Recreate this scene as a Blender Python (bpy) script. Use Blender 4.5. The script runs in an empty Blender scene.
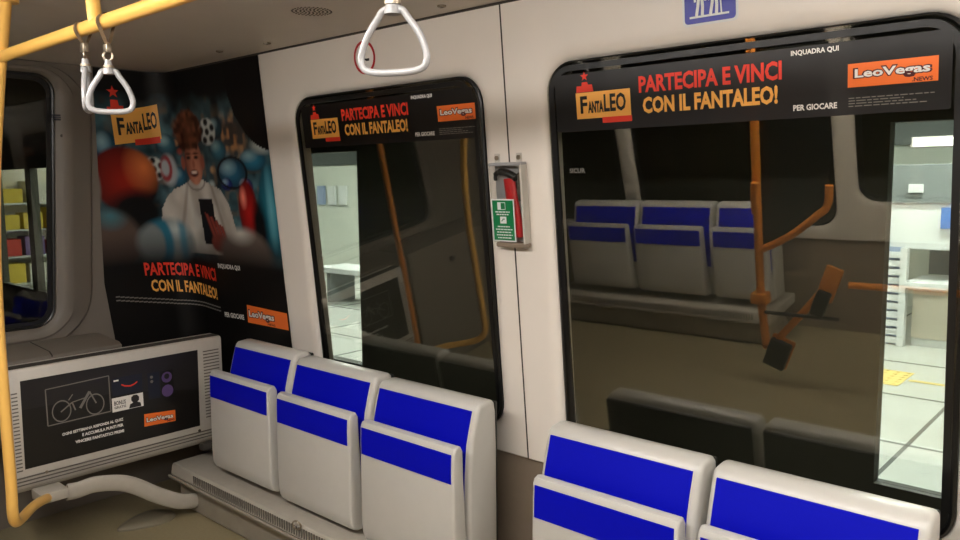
import bpy, bmesh, math, random
from mathutils import Vector, Matrix

random.seed(7)
S = bpy.context.scene
COL = S.collection

# ------------------------------------------------------------------ camera
cam_d = bpy.data.cameras.new('camera')
cam = bpy.data.objects.new('camera', cam_d)
COL.objects.link(cam)
def ray(px, py): return Vector((px - 480.0, py - 270.0, 780.0)).normalized()
_X = -ray(-394, 191)                      # direction of the carriage's long axis in camera space
_Y = ray(1240, 174); _Y = (_Y - _X * _Y.dot(_X)).normalized()
_Z = _X.cross(_Y)
# rows of the world axes in camera space (x right, y down, z forward)
rot = Matrix(((_X.x, -_X.y, -_X.z), (_Y.x, -_Y.y, -_Y.z), (_Z.x, -_Z.y, -_Z.z)))
cam.matrix_world = Matrix.Translation((0, 0, 1.56)) @ rot.to_4x4()
cam_d.sensor_width = 36; cam_d.lens = 36 * 780 / 960
cam_d.clip_start = 0.02
S.camera = cam

# ------------------------------------------------------------------ world, exposure
w = bpy.data.worlds.new('tunnel_dark'); S.world = w; w.use_nodes = True
w.node_tree.nodes['Background'].inputs['Color'].default_value = (0.55, 0.6, 0.6, 1)
w.node_tree.nodes['Background'].inputs['Strength'].default_value = 0.012
S.view_settings.view_transform = 'Standard'
S.view_settings.look = 'None'
S.view_settings.gamma = 1
S.view_settings.use_curve_mapping = False
S.view_settings.exposure = 0.0
CABIN_LAMP = 34.0          # strength of the carriage's ceiling strips
PLATFORM_LAMP = 140.0      # strength of the station's ceiling lamps

# ------------------------------------------------------------------ materials
def lin(c): return c / 12.92 if c <= 0.04045 else ((c + 0.055) / 1.055) ** 2.4
def rgb(r, g, b): return (lin(r / 255), lin(g / 255), lin(b / 255), 1)
def mat(name, col, rough=0.5, metal=0.0, spec=0.5, noise=0.0, nscale=60, bump=0.0, emit=None, estr=0, coat=0):
    m = bpy.data.materials.new(name); m.use_nodes = True
    nt = m.node_tree; b = nt.nodes['Principled BSDF']
    b.inputs['Base Color'].default_value = col
    b.inputs['Roughness'].default_value = rough
    b.inputs['Metallic'].default_value = metal
    b.inputs['Specular IOR Level'].default_value = spec
    b.inputs['Coat Weight'].default_value = coat
    if emit:
        b.inputs['Emission Color'].default_value = emit
        b.inputs['Emission Strength'].default_value = estr
    if noise or bump:
        tc = nt.nodes.new('ShaderNodeTexCoord')
        n = nt.nodes.new('ShaderNodeTexNoise'); n.inputs['Scale'].default_value = nscale
        n.inputs['Detail'].default_value = 5
        nt.links.new(tc.outputs['Object'], n.inputs['Vector'])
        if noise:
            mx = nt.nodes.new('ShaderNodeMix'); mx.data_type = 'RGBA'; mx.blend_type = 'MULTIPLY'
            mx.inputs[0].default_value = noise
            mx.inputs[6].default_value = col
            nt.links.new(n.outputs['Color'], mx.inputs[7])
            cr = nt.nodes.new('ShaderNodeValToRGB')
            cr.color_ramp.elements[0].position = .3; cr.color_ramp.elements[0].color = (.45, .45, .45, 1)
            cr.color_ramp.elements[1].position = .7
            nt.links.new(n.outputs['Fac'], cr.inputs['Fac'])
            nt.links.new(cr.outputs['Color'], mx.inputs[7])
            nt.links.new(mx.outputs[2], b.inputs['Base Color'])
        if bump:
            bp = nt.nodes.new('ShaderNodeBump'); bp.inputs['Strength'].default_value = bump
            bp.inputs['Distance'].default_value = .002
            nt.links.new(n.outputs['Fac'], bp.inputs['Height'])
            nt.links.new(bp.outputs['Normal'], b.inputs['Normal'])
    return m

def glass_mat(name, tint, f0, rough=0.0):
    m = bpy.data.materials.new(name); m.use_nodes = True
    nt = m.node_tree; nt.nodes.clear()
    out = nt.nodes.new('ShaderNodeOutputMaterial')
    tr = nt.nodes.new('ShaderNodeBsdfTransparent'); tr.inputs['Color'].default_value = tint
    gl = nt.nodes.new('ShaderNodeBsdfGlossy'); gl.inputs['Roughness'].default_value = rough
    gl.inputs['Color'].default_value = (1, .97, .88, 1)
    lw = nt.nodes.new('ShaderNodeLayerWeight'); lw.inputs['Blend'].default_value = .5
    p = nt.nodes.new('ShaderNodeMath'); p.operation = 'POWER'; p.inputs[1].default_value = 5
    ma = nt.nodes.new('ShaderNodeMath'); ma.operation = 'MULTIPLY_ADD'
    ma.inputs[1].default_value = 1 - f0; ma.inputs[2].default_value = f0
    mx = nt.nodes.new('ShaderNodeMixShader')
    nt.links.new(lw.outputs['Facing'], p.inputs[0]); nt.links.new(p.outputs[0], ma.inputs[0])
    nt.links.new(ma.outputs[0], mx.inputs[0]); nt.links.new(tr.outputs[0], mx.inputs[1])
    nt.links.new(gl.outputs[0], mx.inputs[2]); nt.links.new(mx.outputs[0], out.inputs['Surface'])
    return m

M = {
 'wall': mat('cream_wall_panel', rgb(222, 214, 204), .38, noise=.05, nscale=8, bump=.05),
 'wall_low': mat('taupe_lower_wall', rgb(128, 114, 98), .55, noise=.1, nscale=40),
 'wall_end': mat('grey_end_wall', rgb(116, 108, 98), .5, noise=.08, nscale=12),
 'ceiling': mat('grey_ceiling_panel', rgb(206, 198, 188), .5, noise=.06, nscale=10),
 'floor': mat('olive_vinyl_floor', rgb(146, 134, 104), .42, noise=.22, nscale=90, bump=.1),
 'seam': mat('dark_joint', rgb(60, 54, 48), .8),
 'black': mat('black_rubber', rgb(14, 14, 13), .35),
 'seat': mat('off_white_seat_shell', rgb(190, 187, 180), .36, noise=.05, nscale=30, coat=.15),
 'seat_back': mat('dark_seat_back', rgb(30, 33, 30), .45),
 'blue': mat('blue_seat_pad', rgb(2, 8, 172), .55, spec=.12, noise=.07, nscale=160, bump=.06),
 'bench': mat('light_grey_bench', rgb(178, 171, 158), .45, noise=.12, nscale=30),
 'kick': mat('worn_kick_plate', rgb(160, 152, 138), .4, metal=.2, noise=.3, nscale=14),
 'grille_dark': mat('dark_slot', rgb(62, 57, 50), .8),
 'yellow': mat('yellow_painted_tube', rgb(247, 194, 100), .3, noise=.05, nscale=40, coat=.3),
 'orange_tube': mat('orange_painted_tube', rgb(226, 140, 52), .35, noise=.05, nscale=40),
 'grip': mat('pale_grey_plastic', rgb(150, 149, 149), .3, coat=.3),
 'steel': mat('worn_steel', rgb(150, 138, 120), .35, metal=.85),
 'strap': mat('tan_webbing', rgb(128, 104, 74), .8, noise=.3, nscale=300),
 'panel': mat('silver_grey_panel', rgb(194, 188, 178), .4, metal=.08, noise=.08, nscale=60),
 'groove': mat('groove_shadow_grey', rgb(104, 98, 90), .6),
 'ink_black': mat('black_print', rgb(20, 18, 17), .32, coat=.2),
 'ink_dark': mat('charcoal_print', rgb(34, 32, 33), .35),
 'ink_red': mat('red_print', rgb(226, 56, 34), .5),
 'ink_amber': mat('amber_print', rgb(246, 178, 84), .5),
 'ink_orange': mat('orange_print', rgb(236, 112, 40), .45),
 'ink_white': mat('white_print', rgb(228, 224, 218), .5),
 'ink_grey': mat('grey_print', rgb(118, 114, 108), .5),
 'ink_maroon': mat('maroon_print', rgb(74, 14, 18), .5),
 'ink_navy': mat('navy_print', rgb(24, 30, 46), .45),
 'ink_purple': mat('purple_print', rgb(86, 66, 112), .45),
 'sign_blue': mat('sign_blue', rgb(12, 24, 150), .35),
 'sign_green': mat('sign_green', rgb(8, 112, 62), .4),
 'sign_white': mat('sign_white', rgb(214, 216, 214), .45),
 'sticker_red': mat('sticker_red', rgb(176, 26, 32), .4),
 'hammer_red': mat('hammer_red', rgb(176, 20, 26), .35, coat=.4),
 'tunnel': mat('tunnel_grey', rgb(60, 58, 50), .85, noise=.4, nscale=3),
 'psd': mat('platform_screen_dark', rgb(54, 54, 46), .6),
 'tile': mat('platform_tile', rgb(196, 198, 194), .35, noise=.12, nscale=6),
 'tile_joint': mat('tile_joint_dark', rgb(96, 98, 96), .8),
 'tactile': mat('yellow_tactile', rgb(226, 202, 120), .6),
 'st_wall': mat('station_pale_wall', rgb(214, 218, 208), .6, noise=.08, nscale=2),
 'st_grey': mat('station_grey_band', rgb(122, 128, 128), .6),
 'st_white': mat('station_white_metal', rgb(222, 226, 226), .4),
 'st_beige': mat('station_beige_door', rgb(204, 196, 180), .5),
 'shutter_blue': mat('shutter_blue_grey', rgb(150, 166, 196), .5),
 'goods_red': mat('red_carton', rgb(196, 54, 44), .5),
 'goods_yellow': mat('yellow_carton', rgb(224, 196, 66), .5),
 'goods_white': mat('white_carton', rgb(226, 222, 212), .5),
 'goods_violet': mat('violet_carton', rgb(110, 86, 140), .5),
 'cabin_lamp': mat('cabin_lamp_diffuser', (1, 1, 1, 1), .5, emit=(1.0, .962, .92, 1), estr=CABIN_LAMP),
 'station_lamp': mat('station_lamp_diffuser', (1, 1, 1, 1), .5, emit=(.95, 1.0, .97, 1), estr=PLATFORM_LAMP),
 'sign_lamp': mat('sign_lamp_diffuser', (1, 1, 1, 1), .5, emit=(.95, 1.0, .97, 1), estr=2.2),
 'plate': mat('olive_grey_plate', rgb(116, 108, 90), .4),
 'slot_grey': mat('grey_slot', rgb(98, 92, 84), .7),
 'kiosk_blue': mat('kiosk_blue', rgb(46, 112, 190), .4),
 'lamp_body': mat('lamp_housing', rgb(190, 186, 178), .5),
 'opp_wall': mat('opposite_wall_panel', rgb(200, 192, 180), .5),
}
M['pane'] = glass_mat('tinted_window_glass', (.86, .86, .82, 1), .115)
M['pane_dark'] = glass_mat('dark_tinted_glass', (.80, .80, .75, 1), .02)
M['screen_pane'] = glass_mat('platform_screen_glass', (.95, .97, .95, 1), .03)
M['acrylic'] = glass_mat('clear_acrylic', (.96, .96, .95, 1), .06, .05)

pm = bpy.data.materials.new('printed_picture'); pm.use_nodes = True
_a = pm.node_tree.nodes.new('ShaderNodeAttribute'); _a.attribute_name = 'print'
pm.node_tree.links.new(_a.outputs['Color'], pm.node_tree.nodes['Principled BSDF'].inputs['Base Color'])
pm.node_tree.nodes['Principled BSDF'].inputs['Roughness'].default_value = .5
pm.node_tree.nodes['Principled BSDF'].inputs['Specular IOR Level'].default_value = .2
M['picture'] = pm

# ------------------------------------------------------------------ builders
def tag(o, label=None, cat=None, group=None, kind=None):
    if label: o['label'] = label
    if cat: o['category'] = cat
    if group: o['group'] = group
    if kind: o['kind'] = kind
    return o
def empty(name, loc, label, cat, group=None):
    o = bpy.data.objects.new(name, None); COL.objects.link(o); o.location = loc
    o.empty_display_size = .05
    return tag(o, label, cat, group)
def wloc(o):
    v = Vector((0, 0, 0))
    while o: v += o.location; o = o.parent
    return v

class MB:
    """collects shapes in world coordinates, then links them as one mesh object"""
    def __init__(s): s.bm = bmesh.new()
    def quad(s, pts):
        s.bm.faces.new([s.bm.verts.new(p) for p in pts]); return s
    def box(s, x0, x1, y0, y1, z0, z1, bev=0, seg=2):
        vs = [s.bm.verts.new((x, y, z)) for x in (x0, x1) for y in (y0, y1) for z in (z0, z1)]
        fs = [(0, 1, 3, 2), (4, 6, 7, 5), (0, 4, 5, 1), (2, 3, 7, 6), (0, 2, 6, 4), (1, 5, 7, 3)]
        f = [s.bm.faces.new([vs[i] for i in q]) for q in fs]
        if bev:
            ed = {e for q in f for e in q.edges}
            bmesh.ops.bevel(s.bm, geom=list(ed), offset=bev, segments=seg, affect='EDGES', profile=.5)
        return s
    def prism(s, pts, a, b, axis=0, bev=0, seg=2):
        """2-D outline extruded along an axis from a to b (axis 0: pts are (y,z); 1: (x,z); 2: (x,y))"""
        def P(p, t):
            return ((t, p[0], p[1]), (p[0], t, p[1]), (p[0], p[1], t))[axis]
        A = [s.bm.verts.new(P(p, a)) for p in pts]; B = [s.bm.verts.new(P(p, b)) for p in pts]
        n = len(pts)
        fa = s.bm.faces.new(A); fb = s.bm.faces.new(B[::-1])
        side = [s.bm.faces.new((A[i], B[i], B[(i + 1) % n], A[(i + 1) % n])) for i in range(n)]
        bmesh.ops.recalc_face_normals(s.bm, faces=[fa, fb] + side)
        if bev:
            ed = list(set(fa.edges) | set(fb.edges))
            bmesh.ops.bevel(s.bm, geom=ed, offset=bev, segments=seg, affect='EDGES', profile=.5)
        return s
    def tube(s, pts, r, n=14, closed=False, cap=True, sq=None):
        """swept circle (or ellipse sq=(ra, rb, up)) along a list of points; r may be a list"""
        P = [Vector(p) for p in pts]; m = len(P)
        R = r if isinstance(r, (list, tuple)) else [r] * m
        rings = []; up = None
        for i in range(m):
            a = P[(i - 1) % m] if (closed or i) else P[i]
            b = P[(i + 1) % m] if (closed or i < m - 1) else P[i]
            t = (b - a).normalized()
            if up is None:
                up = Vector(sq[2]) if sq else (Vector((0, 0, 1)) if abs(t.z) < .9 else Vector((1, 0, 0)))
            if sq: up = Vector(sq[2])
            u = (up - t * up.dot(t)).normalized(); v = t.cross(u); up = u
            ra, rb = (sq[0], sq[1]) if sq else (R[i], R[i])
            rings.append([s.bm.verts.new(P[i] + u * ra * math.cos(k * 2 * math.pi / n) + v * rb * math.sin(k * 2 * math.pi / n)) for k in range(n)])
        for i in range(m if closed else m - 1):
            A, B = rings[i], rings[(i + 1) % m]
            for k in range(n):
                s.bm.faces.new((A[k], A[(k + 1) % n], B[(k + 1) % n], B[k]))
        if cap and not closed:
            s.bm.faces.new(rings[0][::-1]); s.bm.faces.new(rings[-1])
        return s
    def disc(s, c, axis, r, h, n=18):
        a = Vector(axis).normalized(); c = Vector(c)
        return s.tube([c, c + a * h], r, n)
    def build(s, name, m, parent=None, smooth=False, kind=None, loc=None):
        me = bpy.data.meshes.new(name)
        o = bpy.data.objects.new(name, me); COL.objects.link(o)
        off = wloc(parent) if parent else (Vector(loc) if loc else Vector((0, 0, 0)))
        bmesh.ops.translate(s.bm, vec=-off, verts=s.bm.verts)
        bmesh.ops.recalc_face_normals(s.bm, faces=s.bm.faces)
        s.bm.to_mesh(me); s.bm.free()
        me.materials.append(m)
        if smooth:
            for p in me.polygons: p.use_smooth = True
            me.set_sharp_from_angle(angle=math.radians(38))
        if parent: o.parent = parent
        elif loc: o.location = loc
        if kind: o['kind'] = kind
        return o

def copy_tree(o, parent=None):
    c = o.copy(); COL.objects.link(c)
    if parent: c.parent = parent
    for ch in list(o.children): copy_tree(ch, c)
    return c

def smooth_path(P, n=8):
    """Catmull-Rom through the points"""
    P = [Vector(p) for p in P]; out = []
    for i in range(len(P) - 1):
        p0, p1, p2 = P[max(i - 1, 0)], P[i], P[i + 1]; p3 = P[min(i + 2, len(P) - 1)]
        for k in range(n):
            t = k / n
            out.append(.5 * ((2 * p1) + (p2 - p0) * t + (2 * p0 - 5 * p1 + 4 * p2 - p3) * t * t + (3 * p1 - p0 - 3 * p2 + p3) * t ** 3))
    out.append(P[-1]); return out

def rrect(x0, x1, z0, z1, r, k=7):
    pts = []
    for cx, cz, a0 in ((x1 - r, z1 - r, 0), (x0 + r, z1 - r, 90), (x0 + r, z0 + r, 180), (x1 - r, z0 + r, 270)):
        for i in range(k + 1):
            a = math.radians(a0 + 90 * i / k)
            pts.append((cx + r * math.cos(a), cz + r * math.sin(a)))
    return pts

_txt = {}
def text_geo(t, bold=.02):
    """polygons of a line of text, normalised to 0..1 in both directions"""
    key = (t, bold)
    if key in _txt: return _txt[key]
    cu = bpy.data.curves.new('lettering', 'FONT'); cu.body = t; cu.offset = bold; cu.resolution_u = 2
    ob = bpy.data.objects.new('lettering', cu); COL.objects.link(ob)
    dg = bpy.context.evaluated_depsgraph_get(); dg.update()
    me = bpy.data.meshes.new_from_object(ob.evaluated_get(dg))
    V = [(v.co.x, v.co.y) for v in me.vertices]; F = [tuple(p.vertices) for p in me.polygons]
    bpy.data.objects.remove(ob); bpy.data.curves.remove(cu); bpy.data.meshes.remove(me)
    x0 = min(v[0] for v in V); x1 = max(v[0] for v in V); y0 = min(v[1] for v in V); y1 = max(v[1] for v in V)
    V = [((x - x0) / (x1 - x0), (y - y0) / (y1 - y0)) for x, y in V]
    _txt[key] = (V, F); return _txt[key]

class Print:
    """flat ink on a surface: f(u, v, offset) -> point"""
    def __init__(s, f): s.f = f; s.m = {}
    def bm(s, m): return s.m.setdefault(m, MB())
    def poly(s, m, pts, off=.0006):
        b = s.bm(m); b.bm.faces.new([b.bm.verts.new(s.f(u, v, off)) for u, v in pts])
    def rect(s, m, u0, u1, v0, v1, off=.0006, n=1):
        for i in range(n):
            a = u0 + (u1 - u0) * i / n; c = u0 + (u1 - u0) * (i + 1) / n
            s.poly(m, [(a, v0), (c, v0), (c, v1), (a, v1)], off)
    def text(s, m, t, u0, u1, v0, v1, off=.0012, bold=.02, skew=0, tilt=0):
        V, F = text_geo(t, bold); b = s.bm(m)
        vs = [b.bm.verts.new(s.f(u0 + (u1 - u0) * x + skew * y, v0 + (v1 - v0) * y + tilt * x, off)) for x, y in V]
        for q in F:
            try: b.bm.faces.new([vs[i] for i in q])
            except ValueError: pass
    def disc(s, m, u, v, ru, rv=None, off=.0006, n=24):
        rv = rv or ru
        s.poly(m, [(u + ru * math.cos(i * 2 * math.pi / n), v + rv * math.sin(i * 2 * math.pi / n)) for i in range(n)], off)
    def ring(s, m, u, v, r, w_, off=.0006, n=32, rv=None):
        rv = rv or r; k = rv / r
        for i in range(n):
            a, c = i * 2 * math.pi / n, (i + 1) * 2 * math.pi / n
            s.poly(m, [(u + r * math.cos(a), v + rv * math.sin(a)), (u + r * math.cos(c), v + rv * math.sin(c)),
                       (u + (r - w_) * math.cos(c), v + (r - w_) * k * math.sin(c)), (u + (r - w_) * math.cos(a), v + (r - w_) * k * math.sin(a))], off)
    def line(s, m, pts, w_, off=.0008):
        for (a, b), (c, d) in zip(pts, pts[1:]):
            L = math.hypot(c - a, d - b); nx, ny = -(d - b) / L * w_ / 2, (c - a) / L * w_ / 2
            s.poly(m, [(a + nx, b + ny), (c + nx, d + ny), (c - nx, d - ny), (a - nx, b - ny)], off)
    def star(s, m, u, v, r, off=.0006):
        s.poly(m, [(u + (r if i % 2 == 0 else r * .42) * math.cos(math.pi / 2 + i * math.pi / 5), v + (r if i % 2 == 0 else r * .42) * math.sin(math.pi / 2 + i * math.pi / 5)) for i in range(10)], off)
    def build(s, parent, names):
        for m, b in s.m.items():
            b.build(names.get(m, 'lettering'), M[m], parent)

# ------------------------------------------------------------------ structure: the carriage
K = 0.091                                   # lean of the side wall above the dado
CEIL = 2.056; XE = -3.42; XB = 1.6; FLOOR = .20; YMID2 = 1.23
# wall drawings are laid out in plan units: 1 unit on the drawing is Q metres on the wall
Q = .905
def ux(u): return Q * u
def vz(v): return .1482 + Q * v
CV = (CEIL - .1482) / Q                     # ceiling line on the drawing
def wallY(z): return 1.81 - K * (z - .917)
def SW(u, v, off=0.0): z = vz(v); return Vector((ux(u), wallY(z) - off, z - K * off))          # window-side wall
def SO(u, v, off=0.0): p = SW(u, v, off); return Vector((p.x, YMID2 - p.y, p.z))  # opposite wall
def PANE(v, off=0.0): return -.008 + .019 * (vz(v) - 1.35) + off   # the panes stand a little steeper than the wall

HOLES = [(-2.735, -1.718, .70, 1.904, .095), (-1.443, -.345, .69, 1.906, .085)]
CELLS = [(-3.10, -1.603), (-1.603, -.26)]
def side_wall(name, F, m, holes, cells, zlo=.62):
    b = MB()
    def ring(pts, off): return [b.bm.verts.new(F(x, z, off)) for x, z in pts]
    def bridge(A, B):
        n = len(A)
        for i in range(n): b.bm.faces.new((A[i], A[(i + 1) % n], B[(i + 1) % n], B[i]))
    for (h0, h1, h2, h3, r), (c0, c1) in zip(holes, cells):
        prev = ring(rrect(c0, c1, zlo, CV + .02, .0005), 0)
        for d, off in ((.055, 0), (.04, -.001), (.026, -.004), (.013, -.010), (.004, -.018), (0, -.030), (0, -.06)):
            cur = ring(rrect(h0 - d, h1 + d, h2 - d, h3 + d, r + d), off); bridge(prev, cur); prev = cur
    xs = [XE / Q - .02, cells[0][0]], [cells[-1][1], XB / Q]
    for a, c in xs:
        b.quad([F(a, zlo, 0), F(c, zlo, 0), F(c, CV + .02, 0), F(a, CV + .02, 0)])
    return b.build(name, m, smooth=True, kind='structure')
def dado(name, F):
    b = MB(); p = F(0, .62, 0); d = .012 if p.y > .75 else -.012; z = p.z
    b.quad([(XE, p.y + d, FLOOR), (XB, p.y + d, FLOOR), (XB, p.y + d, z), (XE, p.y + d, z)])
    b.quad([(XE, p.y + d, z), (XB, p.y + d, z), (XB, p.y - d * .2, z + .002), (XE, p.y - d * .2, z + .002)])
    return b.build(name, M['wall_low'], kind='structure')
side_wall('wall_right', SW, M['wall'], HOLES, CELLS); dado('wall_right_lower', SW)
OH = [(-3.60, -2.83, .70, 1.86, .09), (-2.70, -1.46, .70, 1.86, .1), (-1.33, -.25, .85, 1.86, .1)]
OC = [(-3.70, -2.765), (-2.765, -1.395), (-1.395, -.15)]
side_wall('wall_left', SO, M['opp_wall'], OH, OC); dado('wall_left_lower', SO)

b = MB(); b.quad([(XE, -.75, FLOOR), (XB, -.75, FLOOR), (XB, 1.95, FLOOR), (XE, 1.95, FLOOR)]); b.build('floor', M['floor'], kind='structure')
b = MB(); b.box(XE - .02, XB, -.56, 1.72, CEIL, CEIL + .02); b.build('ceiling', M['ceiling'], kind='structure')
b = MB(); b.box(XB, XB + .03, -.72, 1.9, 0, 2.08); b.build('wall_back', M['wall_end'], kind='structure')
# joint between ceiling and wall, and vertical panel joints
b = MB(); b.box(XE, XB, wallY(CEIL) - .006, wallY(CEIL) + .004, CEIL - .006, CEIL + .002); b.build('trim_1', M['seam'], kind='structure')
b = MB(); b.quad([SW(-1.606, .62, .0008), SW(-1.600, .62, .0008), SW(-1.600, CV, .0008), SW(-1.606, CV, .0008)]); b.build('trim_2', M['seam'], kind='structure')
b = MB(); b.quad([SW(-.20, .62, .0008), SW(-.194, .62, .0008), SW(-.194, CV, .0008), SW(-.20, CV, .0008)]); b.build('trim_3', M['seam'], kind='structure')

# end wall: corner pier with the poster, a moulded post, and the end window
EW = (.30, 1.345, .93, 2.055, .085)
b = MB()
def er(d, x): return [b.bm.verts.new((x, ux(y + .06 * (z - 1.49)), vz(z))) for y, z in rrect(EW[0] - d, EW[1] + d, EW[2] - d * .6, EW[3] + d * .3, EW[4] + d)]
prev = None
out = [b.bm.verts.new((XE, y, z)) for y, z in rrect(-.72, 1.9, FLOOR - .02, CEIL + .01, .0005)]
for d, x in ((None, 0), (.16, XE), (.155, XE + .012), (.145, XE + .018), (.085, XE + .020), (.075, XE + .026), (.035, XE + .026), (.018, XE + .020), (.0, XE + .010), (0, XE - .02)):
    cur = out if d is None else er(d, x)
    if prev:
        for i in range(len(cur)): b.bm.faces.new((prev[i], prev[(i + 1) % len(cur)], cur[(i + 1) % len(cur)], cur[i]))
    prev = cur
b.build('wall_front', M['wall_end'], smooth=True, kind='structure')

def window(name, F, hole, glass, lip=.028, off=-.02):
    fo = PANE if F is SW else (lambda v, o=0.0: off + o)
    """black gasket and edge print, with the pane as its child"""
    h0, h1, h2, h3, r = hole; b = MB(); prev = None
    for d, o in ((.002, -.032), (.002, -.012), (-.004, -.009), (-.010, -.012), (-.012, 'a'), (-lip, 'a'), (-lip, 'b')):
        oo = (lambda z: fo(z, .001)) if o == 'a' else (lambda z: fo(z, -.006)) if o == 'b' else (lambda z: o)
        cur = [b.bm.verts.new(F(x, z, oo(z))) for x, z in rrect(h0 - d, h1 + d, h2 - d, h3 + d, r + d * .8)]
        if prev:
            for i in range(len(cur)): b.bm.faces.new((prev[i], prev[(i + 1) % len(cur)], cur[(i + 1) % len(cur)], cur[i]))
        prev = cur
    w_ = b.build(name, M['black'], smooth=True, kind='structure')
    g = MB(); A = [g.bm.verts.new(F(x, z, fo(z))) for x, z in rrect(h0 + .003, h1 - .003, h2 + .003, h3 - .003, r)]
    B = [g.bm.verts.new(F(x, z, fo(z, -.005))) for x, z in rrect(h0 + .003, h1 - .003, h2 + .003, h3 - .003, r)]
    g.bm.faces.new(A); g.bm.faces.new(B[::-1])
    for i in range(len(A)): g.bm.faces.new((A[i], A[(i + 1) % len(A)], B[(i + 1) % len(A)], B[i]))
    g.build('glass', glass, w_)
    return w_
window('window_1', SW, HOLES[0], M['pane'])
window('window_2', SW, HOLES[1], M['pane'])
def FE(y, z, o=0): return Vector((XE + .010 + o, ux(y + .06 * (z - 1.49)), vz(z)))
w3 = window('window_3', FE, EW, M['pane_dark'], lip=.03)
window('window_4', SO, OH[0], M['pane_dark'])
window('window_5', SO, OH[1], M['pane_dark'])
window('window_6', SO, OH[2], M['pane_dark'])

# ------------------------------------------------------------------ lamps of the carriage (real ceiling strips, above the view)
def cabin_lamp(x0, x1, y, label):
    t = empty('ceiling_lamp', ((x0 + x1) / 2, y, CEIL), label, 'lamp', 'ceiling lamps of the carriage')
    MB().box(x0 - .03, x1 + .03, y - .11, y + .11, CEIL - .02, CEIL, .006).build('housing', M['lamp_body'], t)
    MB().box(x0, x1, y - .085, y + .085, CEIL - .06, CEIL - .018, .006).build('diffuser', M['cabin_lamp'], t)
cabin_lamp(-2.25, -1.05, .15, 'long ceiling strip lamp over the facing seats towards the end wall')
cabin_lamp(-.95, .25, .15, 'long ceiling strip lamp straight above the standing place')
cabin_lamp(-.10, .60, 1.10, 'long ceiling strip lamp above the large window')

# ------------------------------------------------------------------ bench and folding seats
def bench(name, label, x0, x1, g0, n):
    t = empty(name, ((x0 + x1) / 2, 1.74, 0), label, 'bench')
    prof = [(1.495, .380), (1.503, .390), (1.53, .393), (1.835, .393), (1.835, .34), (1.50, .334), (1.490, .345)]
    MB().prism(prof, x0, x1, 0, .012).build('ledge', M['bench'], t, True)
    MB().prism([(1.524, .334), (1.70, .334), (1.80, FLOOR), (1.530, FLOOR), (1.522, FLOOR + .01), (1.520, .31)], x0 + .02, x1 - .02, 0, .004).build('kick_plate', M['kick'], t)
    g = MB()
    for i in range(n):
        x = g0 + i * .0145
        g.box(x, x + .0062, 1.4885, 1.4915, .349, .383)
    g.build('grille', M['slot_grey'], t)
    MB().prism([(1.492, .342), (1.484, .344), (1.480, .338), (1.484, .328), (1.505, .328)], x0, x1, 0).build('lip', M['kick'], t, True)
    return t
bench_near = bench('seat_bench', 'long pale grey bench base with slotted grille under the folded seats by the windows', -3.12, 1.5, -2.92, 190)

BACK = [(1.612, .395), (1.602, .50), (1.602, .60), (1.606, .70), (1.614, .787), (1.628, .84), (1.641, .882), (1.647, .896), (1.657, .905), (1.694, .909), (1.712, .907), (1.721, .898), (1.726, .87), (1.729, .76), (1.729, .395)]
def inset_face(front, x0, x1, z0, z1, d=.0022):
    """thin pad lying on a front outline (y as a function of z)"""
    zs = [z0 + (z1 - z0) * i / 10 for i in range(11)]
    def fy(z):
        for (ya, za), (yb, zb) in zip(front, front[1:]):
            if za <= z <= zb: return ya + (yb - ya) * (z - za) / (zb - za)
        return front[-1][0]
    b = MB()
    fr = [(fy(z) - d, z) for z in zs]; bk = [(fy(z) + .004, z) for z in zs[::-1]]
    b.prism(fr + bk, x0, x1, 0)
    return b
def folding_seat(xc, label, group, dz=0.0, xb=None, hw=.2255, pw=.2085):
    t = empty('folding_seat', (xc, 1.72, .393), label, 'seat', group)
    pc = xc; xc = xb if xb is not None else xc
    MB().prism(BACK, xc - hw, xc + hw, 0, .013, 3).build('backrest', M['seat'], t, True)
    inset_face(BACK[:7], xc - hw + .015, xc + hw - .022, .56, .885).build('back_pad', M['blue'], t, True)
    MB().box(xc - hw + .004, xc + hw - .004, 1.722, 1.734, .40, .900, .004).build('back_cover', M['seat_back'], t)
    xc = pc
    pan = [(1.640, .450), (1.600, .470), (1.590, .54), (1.582, .70), (1.580, .785), (1.572, .800), (1.560, .803), (1.547, .798), (1.540, .785), (1.538, .74), (1.536, .60), (1.535, .455), (1.538, .428), (1.548, .407), (1.566, .399), (1.640, .399)]
    MB().prism(pan, xc - pw, xc + pw, 0, .008, 3).build('seat_pan', M['seat'], t, True)
    fp = [(1.535, .46), (1.536, .60), (1.538, .74), (1.540, .785)]
    inset_face(fp, xc - pw + .010, xc + pw - .010, .696, .782).build('pan_stripe', M['blue'], t, True)
    for sx in (-1, 1):
        MB().box(xc + sx * (pw - .058) - .02, xc + sx * (pw - .058) + .02, 1.60, 1.70, .3985, .43, .006).build('hinge', M['grille_dark'], t)
    t.location.z += dz
    return t
G1 = 'folding seats beside the smaller window'; G2 = 'folding seats below the large window'
G3 = 'folding seats of the facing row mirrored in the glass'
folding_seat(-2.635, 'folded white and blue seat next to the advertising panel, farthest of its three', G1, .024, -2.612, .208)
folding_seat(-2.170, 'folded white and blue seat in the middle of the row of three', G1, .014, -2.174, .2235)
folding_seat(-1.700, 'folded white and blue seat nearest the hammer pillar, right end of the three', G1, .005, -1.714, .2235)
s0 = folding_seat(-1.002, 'folded white and blue seat just right of the hammer pillar, under the large window', G2, -.004, -1.014, .2255)
folding_seat(-.541, 'folded white and blue seat at the bottom right edge of the photo', G2, -.004, -.541, .2255)
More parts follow.
